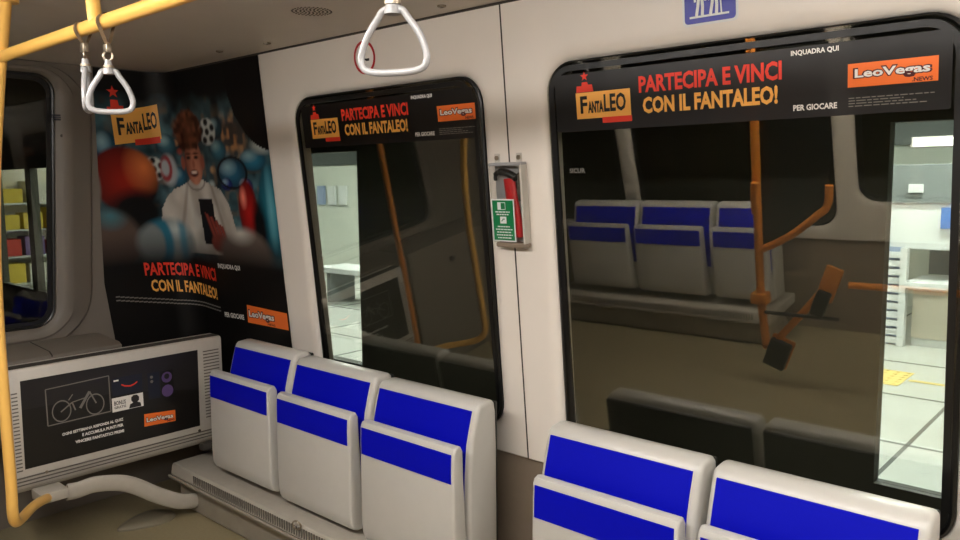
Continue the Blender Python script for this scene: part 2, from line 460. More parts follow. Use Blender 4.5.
for xc, lab in ((-2.635, 'folded seat mirrored in the large window, leftmost of the three mirrored seats'),
                (-2.170, 'folded seat mirrored in the large window, middle of the three mirrored seats')):
    c = copy_tree(s0); c.location = (xc + .032, YMID2 - 1.72, .393 + .034); c.rotation_euler = (0, 0, math.pi)
    tag(c, lab, 'seat', G3)
c = folding_seat(0, 'narrow folded seat mirrored in the large window beside the orange pole', G3, 0, 0, .160, .150)
c.location = (-1.722, YMID2 - 1.72, .393 + .034); c.rotation_euler = (0, 0, math.pi)
c = bench('seat_bench', 'grey bench base under the mirrored seats of the facing row', -3.0, -1.60, -2.9, 80)
c.location = (-2.25, YMID2 - 1.74, 0); c.rotation_euler = (0, 0, math.pi)

# small wire loop hanging at the bench edge
b = MB(); ps = []
for i in range(20):
    a = i / 19 * 1.9 * math.pi + 1.2
    ps.append((-2.195 + .024 * math.cos(a), 1.484 - .004 * math.sin(a), .392 + .017 * math.sin(a) + .006 * math.cos(a)))
b.tube(ps, .0030, 8)
tag(b.build('wire_loop', M['steel'], smooth=True), 'small bent wire loop at the bench edge between two seats', 'wire')

# ------------------------------------------------------------------ advertising panel at the end of the seats
t = empty('advertising_panel', (-3.08, 1.25, .45), 'silver grey ribbed panel carrying a dark prize advert, left of the seats', 'panel')
PX = -3.03
prof = [(PX, .53), (PX, .905), (PX - .006, .915), (PX - .02, .918), (PX - .085, .918), (PX - .09, .91), (PX - .09, .47), (PX - .05, .452), (PX - .025, .462), (PX - .010, .485)]
MB().prism(prof, .880, 1.706, 1, .006).build('board', M['panel'], t, True)
for y0, y1, dz in ((1.618, 1.69, 0), (.888, .908, -.03)):
    b = MB()
    for i in range(22): b.box(PX - .002, PX + .0006, y0, y1, .575 + i * .0135 + dz, .5798 + i * .0135 + dz)
    b.build('vent_slots', M['groove'], t)
b = MB()
for i in range(4):
    z = .520 - i * .0145; x = (PX + .0008, PX - .003, PX - .008, PX - .017)[i]
    b.box(x - .004, x, .885, 1.70, z - .0028, z + .0022)
b.build('ribs', M['groove'], t)
MB().box(PX - .06, PX - .012, .885, 1.70, .9172, .9195).build('top_strip', M['grille_dark'], t)
for y, z in ((1.585, .527), (.985, .521)):
    MB().disc((PX - .002, y, z), (1, 0, 0), .006, .004, 12).build('screw', M['grille_dark'] if y > 1.2 else M['steel'], t)
def FP(u, v, o): return Vector((PX + .001 + o, u, v))
MB().prism([(.915, .550), (1.588, .548), (1.594, .873), (.920, .873)], PX - .001, PX + .0012, 0).build('advert', M['ink_black'], t)
p = Print(FP)
p.poly('ink_dark', [(.92, .768), (1.25, .762), (1.591, .705), (1.593, .870), (.921, .870)], .0006)
p.build(t, {'ink_dark': 'picture_ground'})
def part(fn, name, under=None):
    p = Print(FP); fn(p); p.build(under or t, {m: name for m in p.m})
part(lambda p: p.line('ink_grey', [(1.0, .690), (1.226, .694), (1.226, .834), (1.0, .826), (1.0, .690)], .004, .0009), 'picture_frame')
def bike(p):
    for c in ((1.050, .735), (1.170, .735)): p.ring('ink_grey', c[0], c[1], .034, .004, .0011, rv=.041)
    p.line('ink_grey', [(1.047, .732), (1.088, .760), (1.098, .728)], .005, .0013)
    p.line('ink_grey', [(1.115, .732), (1.152, .788)], .010, .0013)
    p.line('ink_grey', [(1.152, .788), (1.174, .738)], .005, .0012)
    p.line('ink_grey', [(1.076, .77), (1.092, .79)], .004, .0012)
    p.line('ink_grey', [(1.088, .760), (1.140, .768)], .004, .0012)
part(bike, 'bicycle_picture')
part(lambda p: p.rect('ink_navy', 1.236, 1.354, .750, .820, .0009), 'gift_card')
part(lambda p: p.line('ink_red', [(1.272, .790), (1.285, .782), (1.305, .778), (1.322, .782), (1.334, .790)], .005, .0012), 'swoosh')
part(lambda p: p.rect('ink_white', 1.243, 1.262, .806, .812, .0012), 'card_lettering')
part(lambda p: p.rect('ink_white', 1.232, 1.354, .687, .742, .0009), 'white_card')
part(lambda p: (p.text('ink_dark', 'BONUS', 1.240, 1.285, .712, .729, .0013), p.text('ink_dark', 'GRATIS', 1.240, 1.285, .698, .708, .0013)), 'card_lettering')
part(lambda p: p.poly('ink_dark', [(1.296, .689), (1.345, .689), (1.342, .704), (1.330, .709), (1.337, .716), (1.338, .728), (1.330, .738), (1.316, .739), (1.307, .732), (1.306, .720), (1.313, .709), (1.301, .705)], .0013), 'portrait_picture')
part(lambda p: p.rect('ink_navy', 1.376, 1.424, .706, .814, .0011), 'phone_back_picture')
part(lambda p: p.rect('ink_black', 1.428, 1.482, .696, .812, .0012), 'phone_picture')
part(lambda p: (p.disc('ink_purple', 1.455, .784, .022, .022, .0014), p.disc('ink_purple', 1.455, .728, .024, .025, .0014)), 'phone_screen')
part(lambda p: p.disc('ink_dark', 1.455, .788, .011, .011, .0016), 'phone_screen_shape')
part(lambda p: (p.disc('ink_grey', 1.392, .796, .006, .006, .0013), p.disc('ink_grey', 1.392, .778, .006, .006, .0013)), 'phone_lens')
part(lambda p: (p.text('ink_white', 'OGNI SETTIMANA RISPONDI AL QUIZ', 1.046, 1.271, .639, .652, .0012, .04, tilt=.006),
                p.text('ink_white', 'E ACCUMULA PUNTI PER', 1.116, 1.270, .622, .634, .0012, .04, tilt=.002),
                p.text('ink_white', 'VINCERE FANTASTICI PREMI', 1.090, 1.271, .600, .612, .0012, .04)), 'lettering')
part(lambda p: p.poly('ink_orange', [(1.352, .601), (1.482, .595), (1.483, .641), (1.354, .652)], .0008), 'logo_plate')
part(lambda p: p.text('ink_maroon', 'LeoVegas', 1.360, 1.474, .610, .637, .0011, .09, tilt=-.006), 'logo_outline')
part(lambda p: p.text('ink_white', 'LeoVegas', 1.362, 1.472, .612, .635, .0015, .03, tilt=-.006), 'logo_lettering')
part(lambda p: p.text('ink_maroon', '.NEWS', 1.445, 1.478, .599, .608, .0011, .04), 'logo_suffix')
MB().box(-3.02, -2.925, .925, 1.020, .440, .478, .006).build('bracket', M['bench'], t, True)
MB().box(-3.075, -3.03, 1.60, 1.69, .43, .462, .006).build('foot_bracket', M['grille_dark'], t, True)

# bent flat rail from the panel's bracket down to the bench
b = MB()
pts = smooth_path([(-2.955, 1.022, .452), (-2.955, 1.06, .448), (-2.955, 1.13, .450), (-2.955, 1.24, .417), (-2.955, 1.36, .332), (-2.955, 1.44, .283), (-2.958, 1.50, .264), (-2.96, 1.519, .262)], 6)
b.tube(pts, .03, 16, sq=(.031, .012, (0, 0, 1)))
tag(b.build('curved_rail', M['bench'], smooth=True), 'curved pale grey flat rail from the advertising panel down to the bench', 'rail')
# console ledge below the end window
t = empty('end_cabinet', (-3.3, .5, FLOOR), 'taupe cabinet with a rounded ledge below the end window, behind the panel', 'cabinet')
MB().prism([(XE + .028, .942), (-3.19, .932), (-3.165, .92), (-3.16, .89), (-3.16, .66), (-3.25, .58), (XE + .028, .58)], .72, 1.345, 1, .010).build('ledge', M['wall_end'], t, True)
MB().prism([(XE + .028, .942), (-3.19, .932), (-3.165, .92), (-3.16, .89), (-3.16, FLOOR), (XE + .028, FLOOR)], -.5, .715, 1, .012).build('body', M['wall_end'], t, True)
MB().prism([(XE + .030, .9426), (-3.19, .9326), (-3.164, .9204), (-3.164, .915), (XE + .03, .93)], 1.075, 1.080, 1).build('lid_joint', M['seam'], t)
for y in (.38, .02): MB().disc((-3.16, y, .80), (1, 0, 0), .016, .014, 14).build('knob', M['black'], t, True)

# shell-shaped foot on the floor
b = MB(); n = 36; rings = []
for h, k in ((0, 1.0), (.008, 1.0), (.016, .90), (.021, .62)):
    r_ = []
    for i in range(n):
        a = i * 2 * math.pi / n; l = -math.cos(a)          # -1 blunt end, 1 pointed tip
        wd = .056 * math.sin(a) * (1 - .45 * l)
        y = 1.345 - .115 * l * k; x = -3.050 + wd * 1.2 * k + .0 * l
        r_.append(b.bm.verts.new((x, y, FLOOR + h)))
    rings.append(r_)
for A, B in zip(rings, rings[1:]):
    for i in range(n): b.bm.faces.new((A[i], A[(i + 1) % n], B[(i + 1) % n], B[i]))
b.bm.faces.new(rings[-1]); b.bm.faces.new(rings[0][::-1])
tag(b.build('floor_plate', M['plate'], smooth=True), 'leaf shaped beige plate on the floor under the advertising panel', 'floor plate')

# ------------------------------------------------------------------ yellow handrails and straps
YB, ZB = .75, 1.911
t = empty('overhead_rail', (-1.2, YB, ZB), 'yellow overhead handrail along the carriage with a stub to the ceiling', 'handrail')
MB().tube([(-2.412, YB, ZB), (1.4, YB, ZB)], .0155, 20).build('rail_tube', M['yellow'], t, True)
for x in (-1.80, .4):
    MB().tube([(x, YB, ZB), (x - .02, YB, CEIL)], .0150, 20).build('ceiling_stub', M['yellow'], t, True)
t = empty('bent_pole', (-2.62, YB, .53), 'yellow bowed grab pole at the left edge, hooked under the advertising panel', 'pole')
pts = smooth_path([(-2.350, YB, CEIL), (-2.375, YB, 2.00), (-2.47, YB, 1.80), (-2.565, YB, 1.53), (-2.615, YB, 1.22), (-2.622, YB, .92), (-2.622, YB, .66), (-2.628, YB, .560), (-2.66, .765, .514), (-2.72, .80, .496), (-2.82, .87, .488), (-2.925, .945, .462)], 7)
MB().tube(pts, .0162, 20).build('pole_tube', M['yellow'], t, True)
MB().disc((-2.350, YB, CEIL - .012), (0, 0, 1), .032, .012).build('ceiling_flange', M['yellow'], t, True)

def hand_strap(x, z_top, width, height, ang, label, swing=0):
    """triangular grip hanging from the overhead rail on a short strap; ang = direction its plane runs in"""
    t = empty('hand_strap', (x, YB, ZB), label, 'hand strap', 'grab handles on the overhead rail')
    ux, uy = math.cos(ang), math.sin(ang)
    def Q(a, z, d=0): return Vector((x + ux * a - uy * d, YB + uy * a + ux * d, z))
    w_, h = width / 2, height
    zt = z_top; zb = z_top - h; r = .0058 if width < .092 else .0048
    key = [(0.012, zt), (w_ * .45, zt - h * .13), (w_ * .80, zt - h * .42), (w_ * .985, zt - h * .72), (w_ * .93, zt - h * .90), (w_ * .70, zt - h * .975), (w_ * .3, zt - h * 1.0)]
    loop = key + [(-a, z) for a, z in key[::-1]]
    P = [Q(a, z) for a, z in loop]; m = len(P); out = []
    for i in range(m):
        p0, p1, p2, p3 = P[i - 1], P[i], P[(i + 1) % m], P[(i + 2) % m]
        for k in range(6):
            q = k / 6
            out.append(.5 * ((2 * p1) + (p2 - p0) * q + (2 * p0 - 5 * p1 + 4 * p2 - p3) * q * q + (3 * p1 - p0 - 3 * p2 + p3) * q ** 3))
    MB().tube(out, r, 14, closed=True, sq=(r * 1.05, r * 1.05, (-uy, ux, 0.001))).build('grip', M['grip'], t, True)
    zc = zt + .004
    MB().tube([Q(0, zc - .010), Q(0, zc), Q(0, zc + .012), Q(0, zc + .020)], [.012, .0105, .0080, .0070], 16).build('collar', M['grip'], t, True)
    MB().tube([Q(0, zc + .003), Q(0, zc + .008)], .0118, 16).build('ring', M['steel'], t, True)
    # eyelet
    e = [Q(.009 * math.cos(i * math.pi / 6), zc + .028 + .010 * math.sin(i * math.pi / 6)) for i in range(12)]
    MB().tube(e, .0028, 8, closed=True).build('eyelet', M['steel'], t, True)
    # webbing: one band around the rail, both ends meeting in a buckle
    zk = zc + .038; b = MB(); r2 = .0180; band = []
    band.append((0, zk))
    for i in range(15):
        a = math.radians(-30 + 240 * i / 14)
        band.append((r2 * math.cos(a), ZB + r2 * math.sin(a)))
    band.append((0.003, zk + .004))
    hwid = .009; A = []; B = []
    for y, z in band:
        for lst, s_ in ((A, -1), (B, 1)): lst.append((x + s_ * hwid, YB + y, z))
    V1 = [b.bm.verts.new(p) for p in A]; V2 = [b.bm.verts.new(p) for p in B]
    for i in range(len(V1) - 1): b.bm.faces.new((V1[i], V1[i + 1], V2[i + 1], V2[i]))
    bmesh.ops.solidify(b.bm, geom=b.bm.faces[:], thickness=.002)
    b.build('strap', M['strap'], t, True)
    MB().box(x - .010, x + .010, YB - .006, YB + .006, zk - .004, zk + .016, .002).build('buckle', M['steel'], t, True)
    return t
FACE = math.atan2(.668, .744)       # a plane that runs square to the view
hand_strap(-1.748, 1.806, .090, .086, 1.0, 'pale grey triangular hand strap seen from the front at upper left, before the corner poster')
hand_strap(-1.868, 1.822, .090, .092, 2.62, 'pale grey hand strap turned edge-on at upper left, left of the front-facing one')
hand_strap(-.832, 1.798, .099, .085, FACE - .27, 'large pale grey triangular hand strap hanging at top centre over the red ring')

# ------------------------------------------------------------------ ceiling fittings
b = MB(); c = Vector((ux(-2.115), ux(1.560), CEIL)); k = 0
for r_, n in ((.010, 6), (.022, 12), (.033, 18), (.045, 24), (.056, 30)):
    for i in range(n):
        a = i * 2 * math.pi / n + r_ * 9
        q = c + Vector((r_ * math.cos(a), r_ * math.sin(a), -.0012))
        b.tube([q, q + Vector((0, 0, .0012))], .0028, 6)
tag(b.build('speaker_grille', M['grille_dark']), 'round pattern of small loudspeaker holes in the ceiling', 'speaker', None, 'thing')
for x, y, lab in ((-2.446, 1.607, 'small steel ceiling screw above the corner poster'), (-1.593, 1.622, 'small steel ceiling screw right of the large hand strap'),
                  (-2.714, 1.576, 'small steel ceiling screw over the middle of the corner poster')):
    t = empty('ceiling_screw', (x, y, CEIL), lab, 'screw', 'screws in the ceiling')
    MB().tube([(x, y, CEIL), (x, y, CEIL - .004), (x, y, CEIL - .006)], [.013, .013, .009], 14).build('washer', M['steel'], t, True)
    MB().box(x - .006, x + .006, y - .0012, y + .0012, CEIL - .0068, CEIL - .0058).build('slot', M['grille_dark'], t)

# ------------------------------------------------------------------ adverts on the window panes
def banner(k, dx, label, u0, u1, group):
    """k narrows and dx shifts the layout along the wall"""
    f = lambda u, v, o: SW((u + 1.344) * k - 1.344 + dx, v, PANE(v, .002 + o))
    t = empty('window_banner', SW((u0 + u1) / 2 + dx, 1.72, -.018), label, 'banner', group)
    s = MB()
    A = [s.bm.verts.new(f(a, z, .0005)) for a, z in rrect(u0, u1, 1.704, 1.868, .006, 4)]
    B = [s.bm.verts.new(f(a, z, -.0012)) for a, z in rrect(u0, u1, 1.704, 1.868, .006, 4)]
    s.bm.faces.new(A); s.bm.faces.new(B[::-1])
    for i in range(len(A)): s.bm.faces.new((A[i], A[(i + 1) % len(A)], B[(i + 1) % len(A)], B[i]))
    s.build('film', M['ink_black'], t)
    def part(fn, names):
        p = Print(f); fn(p); p.build(t, names)
    part(lambda p: p.text('ink_red', 'PARTECIPA E VINCI', -1.136, -.746, 1.797, 1.842, bold=.035), {'ink_red': 'red_slogan'})
    part(lambda p: p.text('ink_amber', 'CON IL FANTALEO!', -1.126, -.756, 1.741, 1.786, bold=.04), {'ink_amber': 'amber_slogan'})
    part(lambda p: p.poly('ink_amber', [(-1.344, 1.739), (-1.163, 1.739), (-1.164, 1.813), (-1.345, 1.813)], .0010), {'ink_amber': 'badge_plate'})
    def badge(p):
        p.text('ink_black', 'F', -1.330, -1.306, 1.754, 1.803, .0016, .03); p.text('ink_black', 'ANTA', -1.304, -1.252, 1.754, 1.787, .0016, .045)
        p.text('ink_black', 'LEO', -1.250, -1.178, 1.754, 1.804, .0016, .03)
    part(badge, {'ink_black': 'badge_lettering'})
    part(lambda p: p.rect('ink_red', -1.257, -1.161, 1.724, 1.740, .0014), {'ink_red': 'badge_ribbon'})
    part(lambda p: p.poly('ink_red', [(-1.342, 1.814), (-1.283, 1.814), (-1.287, 1.834), (-1.300, 1.834), (-1.303, 1.842), (-1.321, 1.842), (-1.323, 1.832), (-1.340, 1.832)], .0012), {'ink_red': 'badge_tower'})
    part(lambda p: p.star('ink_red', -1.312, 1.858, .014, .0012), {'ink_red': 'badge_star'})
    part(lambda p: p.text('ink_white', 'INQUADRA QUI', -.724, -.616, 1.847, 1.861, bold=.03), {'ink_white': 'caption'})
    part(lambda p: p.text('ink_white', 'PER GIOCARE', -.719, -.619, 1.721, 1.735, bold=.03), {'ink_white': 'caption'})
    part(lambda p: p.rect('ink_orange', -.596, -.414, 1.765, 1.817, .0010), {'ink_orange': 'logo_plate'})
    part(lambda p: p.text('ink_maroon', 'LeoVegas', -.585, -.425, 1.777, 1.807, .0014, .085), {'ink_maroon': 'logo_outline'})
    part(lambda p: p.text('ink_white', 'LeoVegas', -.581, -.429, 1.780, 1.804, .0018, .03), {'ink_white': 'logo_lettering'})
    part(lambda p: p.text('ink_maroon', '.NEWS', -.464, -.424, 1.767, 1.776, .0016, .03), {'ink_maroon': 'logo_suffix'})
    def fine(p):
        for e, z in ((-.420, 1.741), (-.480, 1.735), (-.455, 1.729), (-.432, 1.723)):
            u = -.594
            while u < e:
                l = random.uniform(.008, .022); p.rect('ink_grey', u, min(u + l, e), z - .0011, z + .0011, .0012); u += l + .003
    part(fine, {'ink_grey': 'fine_print'})
    return t
GB = 'banners across the tops of the windows'
banner(1.0, .010, 'black window banner with red and amber slogan across the top of the large window', -1.418, -.389, GB)
banner(.954, -1.275, 'black window banner with the same slogan on the smaller window', -1.404, -.424, GB)

# ------------------------------------------------------------------ corner poster, wrapped round the end of the wall
def SP(s, z, off=0.0):
    """s < 0 along the end wall, s > 0 along the side wall, with a rounded corner"""
    R_ = .11; z = vz(z); s = Q * s; yc = wallY(z) - .003; xe = XE + .003
    if s > R_: p = Vector((xe + s, yc, z)); n = Vector((0, -1, 0))
    elif s < -R_: p = Vector((xe, yc + s, z)); n = Vector((1, 0, 0))
    else:
        a = (s + R_) / (2 * R_) * math.pi / 2
        p = Vector((xe + R_ - R_ * math.cos(a), yc - R_ + R_ * math.sin(a), z)); n = Vector((math.cos(a), -math.sin(a), 0))
    return p + n * off
def ell(s, z, c, ru, rv): return math.hypot((s - c[0]) / ru, (z - c[1]) / rv)
def mixc(a, b, t): t = max(0, min(1, t)); return tuple(x + (y - x) * t for x, y in zip(a, b))
def soft(d, e=.12): return max(0, min(1, (1 + e - d) / (2 * e)))
def inpoly(x, y, P):
    r = False; j = len(P) - 1
    for i in range(len(P)):
        if (P[i][1] > y) != (P[j][1] > y) and x < (P[j][0] - P[i][0]) * (y - P[i][1]) / (P[j][1] - P[i][1]) + P[i][0]: r = not r
        j = i
    return r
def hsh(i, j): return (math.sin(i * 127.1 + j * 311.7) * 43758.5453) % 1
def vnoise(x, y):
    i, j = math.floor(x), math.floor(y); u, v = x - i, y - j; u = u * u * (3 - 2 * u); v = v * v * (3 - 2 * v)
    return (hsh(i, j) * (1 - u) + hsh(i + 1, j) * u) * (1 - v) + (hsh(i, j + 1) * (1 - u) + hsh(i + 1, j + 1) * u) * v
C_ = lambda r, g, b: rgb(r, g, b)[:3]
SHIRT = [(-.10, 1.44), (-.06, 1.50), (-.01, 1.54), (.06, 1.562), (.12, 1.585), (.24, 1.585), (.31, 1.562), (.40, 1.535), (.455, 1.47), (.49, 1.36), (.505, 1.22), (-.11, 1.22), (-.115, 1.34)]
DARK = [(.555, 2.2), (.548, 2.05), (.562, 1.95), (.60, 1.86), (.66, 1.79), (.735, 1.735), (.80, 1.712), (.86, 1.70), (.86, 2.2)]
BALLOONS = [(( .516, 1.613), .115, .066, C_(34, 92, 118)), ((.70, 1.667), .105, .05, C_(40, 110, 136)), ((-.33, 1.73), .06, .09, C_(28, 84, 110)), ((.03, 1.60), .07, .05, C_(40, 96, 120)),
            ((.42, 1.72), .07, .05, C_(60, 120, 140)), ((-.02, 1.76), .06, .05, C_(46, 100, 116)), ((.46, 1.56), .05, .03, C_(30, 44, 120)), ((-.18, 1.80), .07, .04, C_(30, 74, 92)), ((.06, 1.50), .05, .06, C_(44, 112, 128)), ((.42, 1.82), .06, .05, C_(28, 66, 78)), ((.62, 1.55), .06, .04, C_(36, 60, 120))]
def picture(s, z):
    n1 = vnoise(s * 16, z * 16); n2 = vnoise(s * 40 + 9, z * 40)
    c = mixc(C_(14, 34, 42), C_(84, 122, 130), n1 * .8 + n2 * .35 - .18)
    for q in range(14):
        c = mixc(c, C_(*((210, 226, 226), (232, 176, 110), (70, 150, 176), (200, 84, 60))[q % 4]), soft(ell(s, z, (-.30 + 1.05 * hsh(q, 3), 1.52 + .33 * hsh(q, 8)), .016 + .014 * hsh(q, 5), .012 + .010 * hsh(q, 5)), .5) * .55)
    c = mixc(c, C_(112, 92, 72), (vnoise(s * 22 + 4, z * 26) - .62) * 2.2)
    d = ell(s, z, (.557, 1.78), .14, .085)                      # warm bokeh lights
    c = mixc(c, mixc(C_(70, 60, 56), C_(220, 158, 96), (n2 - .35) * 2), soft(d, .5) * .8)
    for p_, ru, rv, cc in BALLOONS:
        d = ell(s, z, p_, ru, rv); hl = ell(s, z, (p_[0] - ru * .3, p_[1] + rv * .4), ru * .45, rv * .4)
        c = mixc(c, mixc(mixc(cc, C_(8, 20, 34), max(0, d - .3)), C_(170, 206, 214), soft(hl, .8) * .55), soft(d, .1))
    d = ell(s, z, (.516, 1.613), .122, .071); c = mixc(c, C_(10, 14, 18), soft(abs(d - 1) / .075, .4))
    for p_, ru, rv in (((.342, 1.807), .072, .062), ((-.111, 1.640), .058, .058)):      # footballs
        d = ell(s, z, p_, ru, rv); q = 0
        for a in range(5):
            q = max(q, soft(ell(s, z, (p_[0] + ru * .72 * math.cos(a * 1.257 + .4), p_[1] + rv * .72 * math.sin(a * 1.257 + .4)), ru * .27, rv * .27), .3))
        q = max(q, soft(ell(s, z, p_, ru * .26, rv * .26), .3))
        c = mixc(c, mixc(C_(186, 194, 190), C_(16, 20, 22), q), soft(d, .1))
    d = ell(s, z, (-.025, 1.635), .05, .075); c = mixc(c, mixc(C_(150, 156, 158), C_(140, 44, 48), soft(abs(ell(s, z, (-.045, 1.645), .035, .06) - .9) / .25, .5)), soft(d, .2))
    d = ell(s, z, (.789, 1.729), .07, .03); c = mixc(c, C_(196, 208, 206), soft(d, .6))
    # top of the sheet runs into black
    c = mixc(c, C_(22, 21, 20), (z - 1.84 - .05 * n1) / .13)
    # big red balloon on the left
    d = ell(s, z, (-.262, 1.590), .165, .155); h = ell(s, z, (-.165, 1.648), .06, .075)
    c = mixc(c, mixc(mixc(C_(150, 32, 18), C_(22, 9, 8), d * .7 + max(0, (s + .24) * 3.2)), C_(232, 128, 70), soft(h, .9) * .8), soft(d, .06))
    d = ell(s, z, (-.225, 1.43), .13, .10); c = mixc(c, C_(12, 11, 12), soft(d, .3))
    d = ell(s, z, (-.435, 1.57), .05, .12); c = mixc(c, C_(128, 122, 112), soft(d, .15))
    # man: hair, ears, face, neck, sweatshirt, phone and hand
    d = ell(s, z, (.175, 1.555), .062, .075); c = mixc(c, C_(150, 92, 72), soft(d, .1))
    if inpoly(s, z, SHIRT):
        f = .5 + .5 * math.sin(s * 34 + z * 9 + 2.2 * n1); f2 = abs(s - .19) / .33
        c = mixc(mixc(C_(206, 202, 192), C_(160, 152, 142), f * .7), C_(120, 102, 92), max(0, f2 - .45) * .9)
        c = mixc(c, C_(120, 110, 102), soft(abs(ell(s, z, (.178, 1.585), .085, .05) - 1) / .09, .4) * .7)
        for sx in (.03, .37):
            c = mixc(c, C_(112, 92, 80), soft(abs(s - sx - (z - 1.4) * (.35 if sx < .2 else -.35)) / .012, .6) * .45)
    d = ell(s, z, (.180, 1.672), .084, .112); sh = (s - .190) / .084
    if d < 1.15:
        fc = mixc(C_(204, 138, 110), C_(104, 50, 40), abs(sh) ** 1.5 * .75 + .22 * n2)
        for ex in (.135, .208):
            fc = mixc(fc, C_(44, 22, 18), soft(ell(s, z, (ex, 1.692), .020, .0085), .4)); fc = mixc(fc, C_(84, 42, 28), soft(ell(s, z, (ex, 1.711), .026, .006), .5))
        fc = mixc(fc, C_(140, 76, 60), soft(ell(s, z, (.178, 1.660), .013, .022), .5) * .7)
        fc = mixc(fc, C_(70, 22, 22), soft(ell(s, z, (.174, 1.616), .040, .018), .25)); fc = mixc(fc, C_(226, 214, 204), soft(ell(s, z, (.174, 1.621), .029, .007), .3))
        c = mixc(c, fc, soft(d, .05))
    for ex in (.078, .264):
        c = mixc(c, C_(150, 84, 64), soft(ell(s, z, (ex, 1.668), .017, .033), .2))
    d = ell(s, z, (.160, 1.822), .132, .098)
    c = mixc(c, mixc(C_(62, 32, 22), C_(132, 80, 56), n2 * 1.1 - (abs(s - .165) / .3)), soft(d + (n2 - .5) * .22, .08))
    if .185 < s + (z - 1.38) * .05 < .315 and 1.268 < z < 1.492: c = C_(16, 14, 17)
    for i in range(4):
        u0 = .245 + i * .032 - (z - 1.30) * .48
        if 1.262 < z < 1.418 - i * .018 + .01 * n2: c = mixc(c, mixc(C_(150, 66, 52), C_(92, 34, 30), abs(s - u0 - .05) / .018), soft(abs(s - u0 - .05) / .0165, .25))
    c = mixc(c, C_(120, 54, 44), soft(ell(s, z, (.325, 1.278), .07, .045), .15))
    # balloons on the right
    d = ell(s, z, (.618, 1.430), .080, .150); h = ell(s, z, (.585, 1.50), .02, .035)
    c = mixc(c, mixc(mixc(C_(176, 26, 22), C_(40, 8, 10), d * .8), C_(240, 130, 110), soft(h, .8)), soft(d, .08))
    d = ell(s, z, (.820, 1.440), .112, .205); h = ell(s, z, (.80, 1.45), .022, .13)
    c = mixc(c, mixc(mixc(C_(40, 128, 146), C_(10, 44, 58), d * .8), C_(120, 186, 198), soft(h, .8) * .6), soft(d, .06))
    d = ell(s, z, (.70, 1.36), .05, .12); c = mixc(c, C_(10, 12, 14), soft(d, .4))
    # blurred balls in front, fading into the black foot of the sheet
    for p_, ru, rv, cc, hc, hp in (((-.375, 1.29), .15, .155, C_(88, 72, 64), C_(72, 128, 140), (-.36, 1.42)), ((-.085, 1.275), .165, .120, C_(126, 134, 134), C_(176, 186, 184), (-.03, 1.34)),
                                   ((.545, 1.22), .22, .135, C_(104, 92, 84), C_(206, 200, 190), (.52, 1.335))):
        d = ell(s, z, p_, ru, rv); k = mixc(cc, hc, soft(ell(s, z, hp, ru * .34, rv * .28), .9) * .9)
        if cc[0] > .2:
            k = mixc(k, C_(40, 112, 136), soft(abs(ell(s, z, (-.20, 1.27), .13, .16) - .9) / .2, .4)); k = mixc(k, C_(46, 118, 140), soft(abs(s - .005) / .022, .6) * .8)
        c = mixc(c, k, soft(d, .14))
    c = mixc(c, C_(17, 15, 14), (1.335 - z) / .16)
    if inpoly(s, z, DARK): c = C_(15, 14, 14)
    return c
t = empty('corner_poster', (XE + .05, 1.75, .70), 'tall dark poster of a man with a phone among balloons, wrapped round the corner', 'poster')
b = MB(); lay = b.bm.verts.layers.float_color.new('print')
NS, NZ = 190, 210; s0_, s1_, z0_, z1_ = -.455, .838, .60, CV - .004; rows = []
for j in range(NZ + 1):
    z = z0_ + (z1_ - z0_) * j / NZ; r_ = []
    for i in range(NS + 1):
        k = i / NS; a = s0_ + (.018 + (1.1 - z) * .03 if z < 1.1 else .018 + (z - 1.1) * .10)
        s = a + (s1_ - a) * k
        v = b.bm.verts.new(SP(s, z)); v[lay] = (*picture(s, z), 1); r_.append(v)
    rows.append(r_)
for A, B in zip(rows, rows[1:]):
    for i in range(NS): b.bm.faces.new((A[i], A[i + 1], B[i + 1], B[i]))
b.build('sheet', M['picture'], t, True)
def part(fn, name):
    p = Print(SP); fn(p); p.build(t, {m: name for m in p.m})
part(lambda p: p.text('ink_red', 'PARTECIPA E VINCI', -.238, .250, 1.118, 1.184, .0016, .03, tilt=-.034), 'red_slogan')
part(lambda p: p.text('ink_amber', 'CON IL FANTALEO!', -.216, .240, 1.036, 1.098, .0016, .03, tilt=-.046), 'amber_slogan')
part(lambda p: p.text('ink_white', 'INQUADRA QUI', .284, .483, 1.151, 1.178, .0016, .03), 'caption')
part(lambda p: p.text('ink_white', 'PER GIOCARE', .288, .464, .910, .935, .0016, .03, tilt=.004), 'caption')
part(lambda p: p.poly('ink_orange', [(.494, .905), (.829, .906), (.829, .984), (.502, .992)], .0012), 'logo_plate')
part(lambda p: p.text('ink_maroon', 'LeoVegas', .508, .728, .922, .972, .0018, .09), 'logo_outline')
part(lambda p: p.text('ink_white', 'LeoVegas', .514, .722, .927, .967, .0024, .03), 'logo_lettering')
part(lambda p: p.text('ink_maroon', '.NEWS', .660, .726, .910, .921, .0018, .03), 'logo_suffix')
def fine(p):
    for i in range(30):
        u = -.395 + i * .0217; z = 1.030 - .17 * (u + .4) if u < -.1 else .979 - .076 * (u + .1)
        for k in (0, .018): p.rect('ink_grey', u, u + .0205, z - k - .003, z - k + .003, .0012)
part(fine, 'fine_print')
def strip(p, m, u0, u1, b0, b1, t0, t1, off, n=14):
    for i in range(n):
        a, c = i / n, (i + 1) / n; L = lambda x, y, k: x + (y - x) * k
        p.poly(m, [(L(u0, u1, a), L(b0, b1, a)), (L(u0, u1, c), L(b0, b1, c)), (L(u0, u1, c), L(t0, t1, c)), (L(u0, u1, a), L(t0, t1, a))], off)
part(lambda p: strip(p, 'ink_amber', -.287, -.042, 1.752, 1.787, 1.905, 1.953, .0012), 'badge_plate')
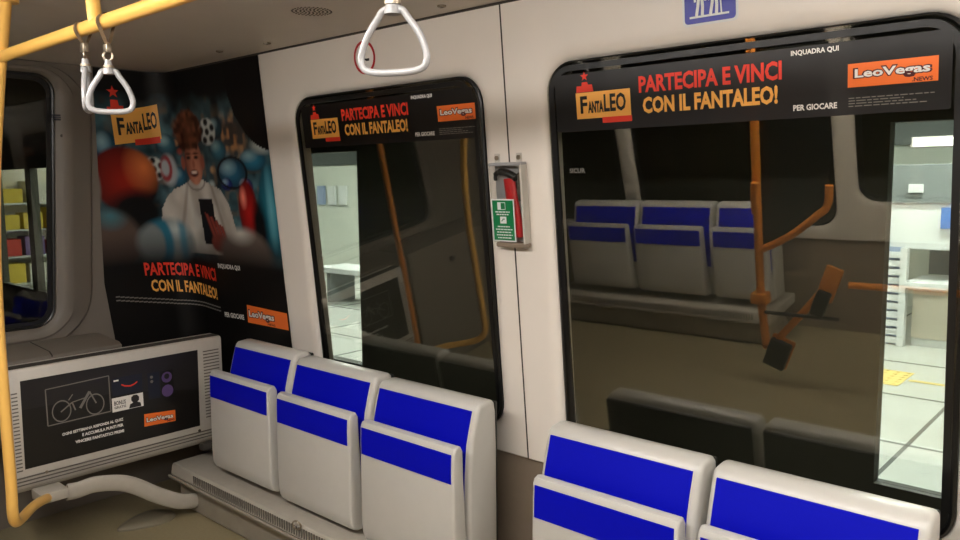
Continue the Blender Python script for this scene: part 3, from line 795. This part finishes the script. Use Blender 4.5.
def badge(p):
    p.text('ink_black', 'F', -.264, -.230, 1.798, 1.880, .0022, .03); p.text('ink_black', 'ANTA', -.226, -.142, 1.802, 1.858, .0022, .045, tilt=.012); p.text('ink_black', 'LEO', -.138, -.056, 1.824, 1.906, .0022, .03, tilt=.014)
part(badge, 'badge_lettering')
part(lambda p: strip(p, 'ink_red', -.190, -.050, 1.752, 1.768, 1.780, 1.799, .0018), 'badge_ribbon')
part(lambda p: p.star('ink_red', -.262, 1.998, .030, .0016), 'badge_star')
part(lambda p: p.poly('ink_red', [(-.300, 1.906), (-.222, 1.918), (-.222, 1.936), (-.242, 1.936), (-.245, 1.962), (-.280, 1.962), (-.282, 1.928), (-.300, 1.928)], .0016), 'badge_tower')

# ------------------------------------------------------------------ signs and stickers on the wall
t = empty('priority_sign', SW(-.918, 1.95, .001), 'square blue pictogram sign with white figures above the large window', 'sign')
b = MB(); A = [b.bm.verts.new(SW(x, z, .001)) for x, z in rrect(-.992, -.843, 1.950, 2.098, .012, 5)]; b.bm.faces.new(A); b.build('border', M['sign_white'], t)
b = MB(); A = [b.bm.verts.new(SW(x, z, .0018)) for x, z in rrect(-.986, -.849, 1.956, 2.092, .010, 5)]; b.bm.faces.new(A); b.build('face', M['sign_blue'], t)
p = Print(lambda u, v, o: SW(u, v, .0018 + o))
p.rect('sign_white', -.972, -.866, 1.969, 1.974)
for cx, cane in ((-.942, False), (-.904, True)):
    p.disc('sign_white', cx, 2.070, .010, .010)
    p.poly('sign_white', [(cx - .013, 2.056), (cx + .013, 2.056), (cx + .009, 2.016), (cx - .009, 2.016)])
    p.line('sign_white', [(cx - .004, 2.018), (cx - .007, 1.996), (cx - .011, 1.974)], .008); p.line('sign_white', [(cx + .004, 2.018), (cx + .006, 1.996), (cx + .005, 1.974)], .008)
    p.line('sign_white', [(cx + .011, 2.052), (cx + .017, 2.030), (cx + .013, 2.008)], .006); p.line('sign_white', [(cx - .011, 2.052), (cx - .017, 2.028), (cx - .014, 2.008)], .006)
p.line('sign_white', [(-.889, 2.018), (-.886, 1.974)], .004)
p.build(t, {'sign_white': 'figures'})

t = empty('round_sticker', SW(-2.258, 2.015, .001), 'round sticker with a red ring on the wall behind the large hand strap', 'sticker')
p = Print(lambda u, v, o: SW(u, v, .0008 + o))
p.disc('ink_white', -2.258, 2.016, .056, .056, .0002); p.build(t, {'ink_white': 'disc'})
p = Print(lambda u, v, o: SW(u, v, .0008 + o)); p.ring('sticker_red', -2.258, 2.016, .060, .010, .0006); p.build(t, {'sticker_red': 'ring'})
p = Print(lambda u, v, o: SW(u, v, .0008 + o)); p.line('ink_black', [(-2.272, 2.032), (-2.266, 2.012), (-2.246, 2.006)], .007); p.rect('ink_black', -2.250, -2.232, 2.002, 2.011); p.build(t, {'ink_black': 'pictogram'})

t = empty('small_notice', (XE + .027, 1.26, 1.83), 'tiny dark notice with a pictogram on the post beside the end window', 'sticker')
p = Print(lambda u, v, o: Vector((XE + .0205 + o, ux(u), vz(v))))
for i in range(3): p.rect('ink_navy', 1.345, 1.386, 1.852 + i * .010, 1.858 + i * .010)
p.line('ink_black', [(1.402, 1.885), (1.400, 1.865), (1.394, 1.840)], .008); p.line('ink_black', [(1.400, 1.865), (1.412, 1.840)], .008); p.disc('ink_black', 1.402, 1.890, .006)
p.build(t, {'ink_navy': 'lettering', 'ink_black': 'pictogram'})
tag(MB().disc((XE + .0195, ux(1.385), vz(1.785)), (1, 0, 0), .006, .003, 12).build('post_screw', M['grille_dark']), 'dark screw in the post just below the tiny notice', 'screw')
p = Print(lambda u, v, o: SW(u, v, PANE(v, .001 + o)))
t = empty('glass_mark', SW(-1.35, 1.60, -.018), 'faint grey maker stamp on the large window at its left edge', 'marking')
p.text('ink_grey', 'SICUR', -1.374, -1.318, 1.583, 1.597, .0008)
p.build(t, {'ink_grey': 'lettering'})

# ------------------------------------------------------------------ emergency hammer in its case on the pillar
t = empty('hammer_case', SW(-1.615, 1.36, .0), 'clear emergency hammer case with a green sign on the pillar between the windows', 'hammer case')
def hbox(x0, x1, z0, z1, o0, o1, bev=0):
    b = MB(); V = [b.bm.verts.new(SW(x, z, o)) for x in (x0, x1) for o in (o0, o1) for z in (z0, z1)]
    f = [b.bm.faces.new([V[i] for i in q]) for q in ((0, 1, 3, 2), (4, 6, 7, 5), (0, 4, 5, 1), (2, 3, 7, 6), (0, 2, 6, 4), (1, 5, 7, 3))]
    if bev: bmesh.ops.bevel(b.bm, geom=list({e for q in f for e in q.edges}), offset=bev, segments=2, affect='EDGES')
    return b
hbox(-1.664, -1.536, 1.368, 1.618, .001, .003).build('back_plate', M['grip'], t)
hbox(-1.666, -1.532, 1.366, 1.620, .003, .030, .003).build('cover', M['acrylic'], t)
hbox(-1.540, -1.532, 1.366, 1.620, .0032, .0305, .001).build('side_rail', M['panel'], t)
hbox(-1.667, -1.531, 1.612, 1.622, .003, .031, .002).build('top_rim', M['grip'], t)
hbox(-1.655, -1.531, 1.352, 1.368, .003, .031, .003).build('bottom_tray', M['wall_low'], t)
for x in (-1.652, -1.562):
    hbox(x - .011, x + .011, 1.616, 1.650, .001, .004, .001).build('tab', M['panel'], t)
    MB().disc(SW(x, 1.636, .003), SW(0, 0, 1) - SW(0, 0, 0), .007, .004, 12).build('screw', M['steel'], t)
SX = .027
sg = hbox(-1.688 + SX, -1.594 + SX, 1.372, 1.508, .0312, .0325).build('sign', M['sign_white'], t)
p = Print(lambda u, v, o: SW(u + SX, v, .0326 + o))
p.rect('sign_green', -1.684, -1.598, 1.376, 1.504, .0002); p.build(sg, {'sign_green': 'green_field'})
p = Print(lambda u, v, o: SW(u + SX, v, .0326 + o))
p.rect('sign_white', -1.662, -1.648, 1.474, 1.498); p.line('sign_white', [(-1.648, 1.475), (-1.630, 1.475), (-1.630, 1.497), (-1.648, 1.497)], .002)
p.rect('sign_white', -1.654, -1.628, 1.430, 1.452); p.line('sign_green', [(-1.648, 1.437), (-1.640, 1.445), (-1.634, 1.444)], .003, .0012)
for z, a, c in ((1.467, -1.672, -1.612), (1.459, -1.668, -1.616), (1.420, -1.666, -1.616), (1.411, -1.674, -1.606), (1.402, -1.670, -1.612), (1.393, -1.672, -1.606), (1.384, -1.668, -1.612)):
    x = a
    while x < c:
        l = random.uniform(.006, .014); p.rect('sign_white', x, min(x + l, c), z - .0018, z + .0018); x += l + .002
p.build(sg, {'sign_white': 'lettering', 'sign_green': 'pictogram'})
t = empty('emergency_hammer', SW(-1.62, 1.40, .025), 'red emergency hammer with a black hooked head inside the clear case', 'hammer')
MB().tube([SW(-1.575, 1.385, .016), SW(-1.577, 1.44, .016), SW(-1.587, 1.50, .016), SW(-1.592, 1.545, .016), SW(-1.594, 1.572, .016)], [.018, .020, .021, .022, .019], 16, sq=(.021, .010, (1, 0, 0))).build('handle', M['hammer_red'], t, True)
MB().tube(smooth_path([SW(-1.652, 1.565, .016), SW(-1.650, 1.584, .016), SW(-1.630, 1.592, .016), SW(-1.600, 1.588, .016), SW(-1.566, 1.572, .016)], 5), [.004] + [.0055] * 4 + [.008] * 5 + [.011] * 11, 12).build('head', M['black'], t, True)
hbox(-1.560, -1.543, 1.50, 1.590, .006, .022, .003).build('clip', M['grille_dark'], t)

# ------------------------------------------------------------------ facing side, seen mirrored in the glass
LY = .10
t = empty('leaning_rail', (-1.44, LY, .32), 'orange grab pole with a curved arm and two black pads, mirrored in the large window', 'grab rail')
MB().tube([(-1.420, LY, CEIL), (-1.424, LY, 1.47), (-1.434, LY, 1.1), (-1.445, LY, .62), (-1.43, LY, .37)], .019, 16).build('pole', M['orange_tube'], t, True)
MB().tube([(-1.432, LY + .02, 1.04), (-1.430, LY + .028, 1.09), (-1.424, LY + .028, 1.18)], .022, 12).build('rubber_grip', M['orange_tube'], t, True)
MB().tube(smooth_path([(-1.438, LY, .855), (-1.36, LY, .892), (-1.272, LY, .945), (-1.18, LY, 1.02), (-1.129, LY, 1.07), (-1.118, LY, 1.16)], 6), .017, 14).build('curved_arm', M['orange_tube'], t, True)
MB().box(-1.485, -1.405, LY - .03, LY + .03, .595, .650, .008).build('clamp', M['orange_tube'], t, True)
MB().tube([(-1.40, LY, .39), (-1.242, LY, .58), (-1.15, LY, .70)], .017, 14).build('lower_arm', M['orange_tube'], t, True)
def pad(c, w_, h, an, m, nm, th=.02):
    b = MB(); b.box(-w_ / 2, w_ / 2, -th, th, -h / 2, h / 2, .008)
    bmesh.ops.rotate(b.bm, cent=(0, 0, 0), matrix=Matrix.Rotation(an, 3, 'Y'), verts=b.bm.verts); bmesh.ops.translate(b.bm, vec=c, verts=b.bm.verts)
    return b.build(nm, m, t, True)
MB().prism([(-1.436, .870), (-1.36, .902), (-1.272, .955), (-1.18, 1.03), (-1.139, 1.075), (-1.128, 1.16), (-1.11, 1.75), (-1.415, 1.75)], LY - .028, LY - .022, 1).build('screen', M['seat_back'], t)
pad((-1.372, LY + .022, .355), .10, .14, .35, M['black'], 'pad'); pad((-1.372, LY - .01, .355), .11, .16, .35, M['orange_tube'], 'pad_plate', .008)
pad((-1.132, LY, .715), .075, .17, .35, M['orange_tube'], 'pad_plate', .010)
pad((-1.165, LY + .025, .63), .06, .12, .35, M['black'], 'pad')
MB().tube([(-1.42, LY + .02, .56), (-1.09, LY + .02, .56)], .009, 10).build('release_bar', M['black'], t, True)
tag(MB().tube([(-1.10, -.06, .66), (.4, -.06, .66)], .016, 14).build('low_rail', M['orange_tube'], smooth=True), 'low orange rail mirrored beside the bright opening in the large window', 'rail')
t = empty('end_pole', (-3.13, .785, FLOOR), 'orange pole mirrored in the smaller window', 'pole')
MB().tube([(-3.13, .785, CEIL), (-3.13, .785, FLOOR)], .016, 14).build('pole_tube', M['orange_tube'], t, True)

# ------------------------------------------------------------------ outside: platform screen, station
YP = 2.40
b = MB()
ops = [(-9.0, -5.5), (-4.6, -2.94), (-.618, 1.4)]
z0p, z1p = .672, 1.712
b.box(-12, 4, YP, YP + .05, -.9, z0p); b.box(-12, 4, YP, YP + .05, z1p, 3.0)
xs = [-12] + [v for o in ops for v in o] + [4]
for a, c in zip(xs[::2], xs[1::2]): b.box(a, c, YP, YP + .05, z0p, z1p)
b.build('wall_platform_screen', M['psd'], kind='structure')
for i, (a, c) in enumerate(ops):
    MB().box(a, c, YP + .02, YP + .026, z0p, z1p).build('window_%d' % (7 + i), M['screen_pane'], kind='structure')
b = MB()
for x in (-8.2, -7.30, -6.4): b.box(x - .06, x + .06, YP - .005, YP + .055, z0p, z1p)
b.build('trim_5', M['psd'], kind='structure')
b = MB(); b.box(-26, 6, YP + .06, 10.5, -.05, 0); b.build('floor_platform', M['tile'], kind='structure')
b = MB()
for y in (3.82, 4.955, 6.09, 7.22): b.box(-26, 6, y - .014, y + .014, 0, .0015)
for i in range(-20, 5): x = -1.105 + i * 1.135; b.box(x - .012, x + .012, YP + .06, 10.4, 0, .0015)
b.build('trim_6', M['tile_joint'], kind='structure')
b = MB(); b.box(-26, 6, 6.38, 6.62, 0, .004); 
b.bm.free()
t = empty('tactile_tile', (-1.62, 6.5, 0), 'pale yellow tactile paving tile on the platform floor', 'floor tile')
MB().box(-1.95, -1.50, 6.35, 6.85, .0015, .006, .002).build('slab', M['tactile'], t)
b = MB()
for i in range(6):
    for j in range(6): b.disc((-1.91 + i * .075, 6.39 + j * .084, .006), (0, 0, 1), .016, .004, 8)
b.build('studs', M['tactile'], t)
tag(MB().box(-1.48, 1.0, 6.56, 6.62, .0016, .004).build('platform_line', M['tactile']), 'thin yellow line on the platform floor beside the tactile tile', 'floor line')
b = MB(); b.box(-26, 6, 10.5, 10.6, 0, 3.2); b.build('wall_station', M['st_wall'], kind='structure')
b = MB(); b.box(-26, 6, 10.42, 10.5, 1.95, 2.5); b.build('trim_7', M['st_grey'], kind='structure')
b = MB(); b.box(-26, 6, YP + .06, 10.6, 3.0, 3.1); b.build('ceiling_station', M['st_wall'], kind='structure')
b = MB(); b.box(-26.1, -26, YP, 10.6, 0, 3.1); b.box(6, 6.1, YP, 10.6, 0, 3.1); b.build('wall_station_ends', M['st_wall'], kind='structure')
b = MB(); b.box(-12, 4, -1.6, -1.5, -.9, 3.0); b.build('wall_tunnel', M['tunnel'], kind='structure')
b = MB(); b.box(-12, -11.9, -1.6, YP, -.9, 3.0); b.box(4, 4.1, -1.6, YP, -.9, 3.0); b.build('wall_tunnel_ends', M['tunnel'], kind='structure')
b = MB(); b.box(-12, 4, -1.6, YP, 3.0, 3.1); b.box(-12, 4, -1.6, YP, -.95, -.9); b.build('ceiling_tunnel', M['tunnel'], kind='structure')
# station lamps
for x, y, lab in ((-1.4, 4.6, 'station ceiling lamp in front of the white kiosk'), (-1.2, 7.2, 'bright station lamp above the kiosk, seen through the large window'), (-5.5, 4.8, 'station ceiling lamp between the kiosk and the shelves'),
                  (-8.2, 6.6, 'station lamp seen through the smaller window'), (-12.5, 4.6, 'station lamp over the shop shelves'), (-17, 5.5, 'station lamp far down the platform')):
    t = empty('station_lamp', (x, y, 3.0), lab, 'lamp', 'lamps in the station ceiling')
    MB().box(x - .68, x + .68, y - .17, y + .17, 2.95, 3.0, .005).build('housing', M['lamp_body'], t)
    MB().box(x - .64, x + .64, y - .13, y + .13, 2.935, 2.952, .004).build('diffuser', M['station_lamp'], t)
t = empty('sign_lamp', (-1.5, 7.9, 1.80), 'small strip lamp above the white kiosk seen through the large window', 'lamp')
MB().box(-1.86, -.9, 7.90, 7.97, 1.82, 1.92, .01).build('housing', M['lamp_body'], t)
MB().box(-1.84, -.92, 7.885, 7.902, 1.835, 1.905, .004).build('diffuser', M['sign_lamp'], t)
# white kiosk on the platform
t = empty('ticket_kiosk', (-1.3, 8.1, 0), 'white kiosk with counter and side shutter seen through the large window', 'kiosk')
MB().box(-2.05, .2, 8.0, 9.2, .9, 1.32, .01).build('fascia', M['st_white'], t)
MB().box(-2.10, .25, 7.97, 9.25, 1.32, 1.68, .01).build('roof_band', M['st_grey'], t)
MB().box(-1.895, -1.835, 7.88, 7.96, 0, .92, .004).build('post', M['st_white'], t)
MB().box(-1.84, .2, 7.86, 8.5, .555, .615, .006).build('counter', M['st_white'], t)
b = MB(); b.box(-1.80, .2, 8.02, 9.1, 0, .56); b.build('base', M['st_white'], t)
MB().box(-1.80, -1.44, 7.99, 8.03, .08, .52, .006).build('cupboard_door', M['st_beige'], t)
MB().box(-1.84, .2, 8.75, 8.8, .6, .92).build('back_panel', M['st_grey'], t)
b = MB()
for i in range(11): b.box(-2.04, -1.905, 7.92, 7.96, .02 + i * .08, .075 + i * .08)
b.build('shutter', M['st_white'], t)
MB().box(-2.04, -1.9, 7.965, 7.985, 0, .92).build('shutter_back', M['shutter_blue'], t)
tag(MB().box(-1.60, -1.36, 7.955, 7.99, 1.10, 1.29, .004).build('blue_sign', M['kiosk_blue']), 'small blue sign on the white kiosk fascia', 'sign')
tag(MB().box(-1.87, -1.75, 7.94, 7.965, 1.42, 1.50, .003).build('white_plate', M['st_white']), 'small white plate on the grey band above the kiosk', 'sign')
# bench and wall fittings seen through the smaller window
t = empty('platform_bench', (-7.6, 6.4, 0), 'pale platform bench seen through the smaller window', 'bench')
MB().box(-8.5, -6.6, 6.2, 6.7, .40, .47, .01).build('seat', M['st_white'], t)
for x in (-8.3, -6.8): MB().box(x - .04, x + .04, 6.25, 6.65, 0, .40).build('leg', M['st_grey'], t)
for i, x in enumerate((-11.15, -10.85, -10.55)):
    tag(MB().box(x, x + .2, 8.2, 8.24, 1.2, 1.52, .004).build('notice_sheet', M['st_white'] if i else M['shutter_blue']), ('blue grey notice sheet, leftmost behind the smaller window', 'white notice sheet in the middle behind the smaller window', 'white notice sheet, rightmost behind the smaller window')[i], 'notice', 'notices in the station')
b = MB(); b.box(-11.8, -9.6, 8.26, 8.34, 0, 1.85, .01); 
tag(b.build('notice_board', M['st_wall']), 'pale green notice board on the platform behind the smaller window', 'board')
# shop shelves past the end of the train
t = empty('shop_shelf', (-12.0, 4.3, 0), 'lit shop shelving seen through the end window', 'shelf')
b = MB(); b.box(-12.2, -12.15, 3.4, 5.35, 0, 2.4); b.build('back_board', M['goods_white'], t)
for z in (.25, .62, .98, 1.34): MB().box(-12.15, -11.7, 3.4, 5.35, z - .02, z, .002).build('shelf_board', M['st_white'], t)
y = 3.25; k = 0
names = [('goods_white', 'white'), ('goods_red', 'red'), ('goods_yellow', 'yellow'), ('goods_violet', 'violet')]
rowname = {.25: 'lowest', .62: 'second', .98: 'third', 1.34: 'top'}
ordn = ['leftmost', 'second from left', 'third from left', 'fourth from left', 'fifth from left', 'sixth from left', 'seventh from left', 'eighth from left', 'ninth from left']
for z in (.25, .62, .98, 1.34):
    y = 3.48
    for i in range(5):
        m, cn = names[(k * 7 + i * 3 + int(z * 10)) % 4]; hgt = random.uniform(.18, .30); wd = random.uniform(.24, .32)
        if z == .98: m, cn = 'goods_yellow', 'yellow'
        tag(MB().box(-12.1, -11.78, y, y + wd, z + .0005, z + hgt, .004).build('carton', M[m]), '%s carton on the %s shelf of the shop, %s' % (cn, rowname[z], ordn[i]), 'carton', 'cartons on the shop shelves')
        y += wd + .05; k += 1
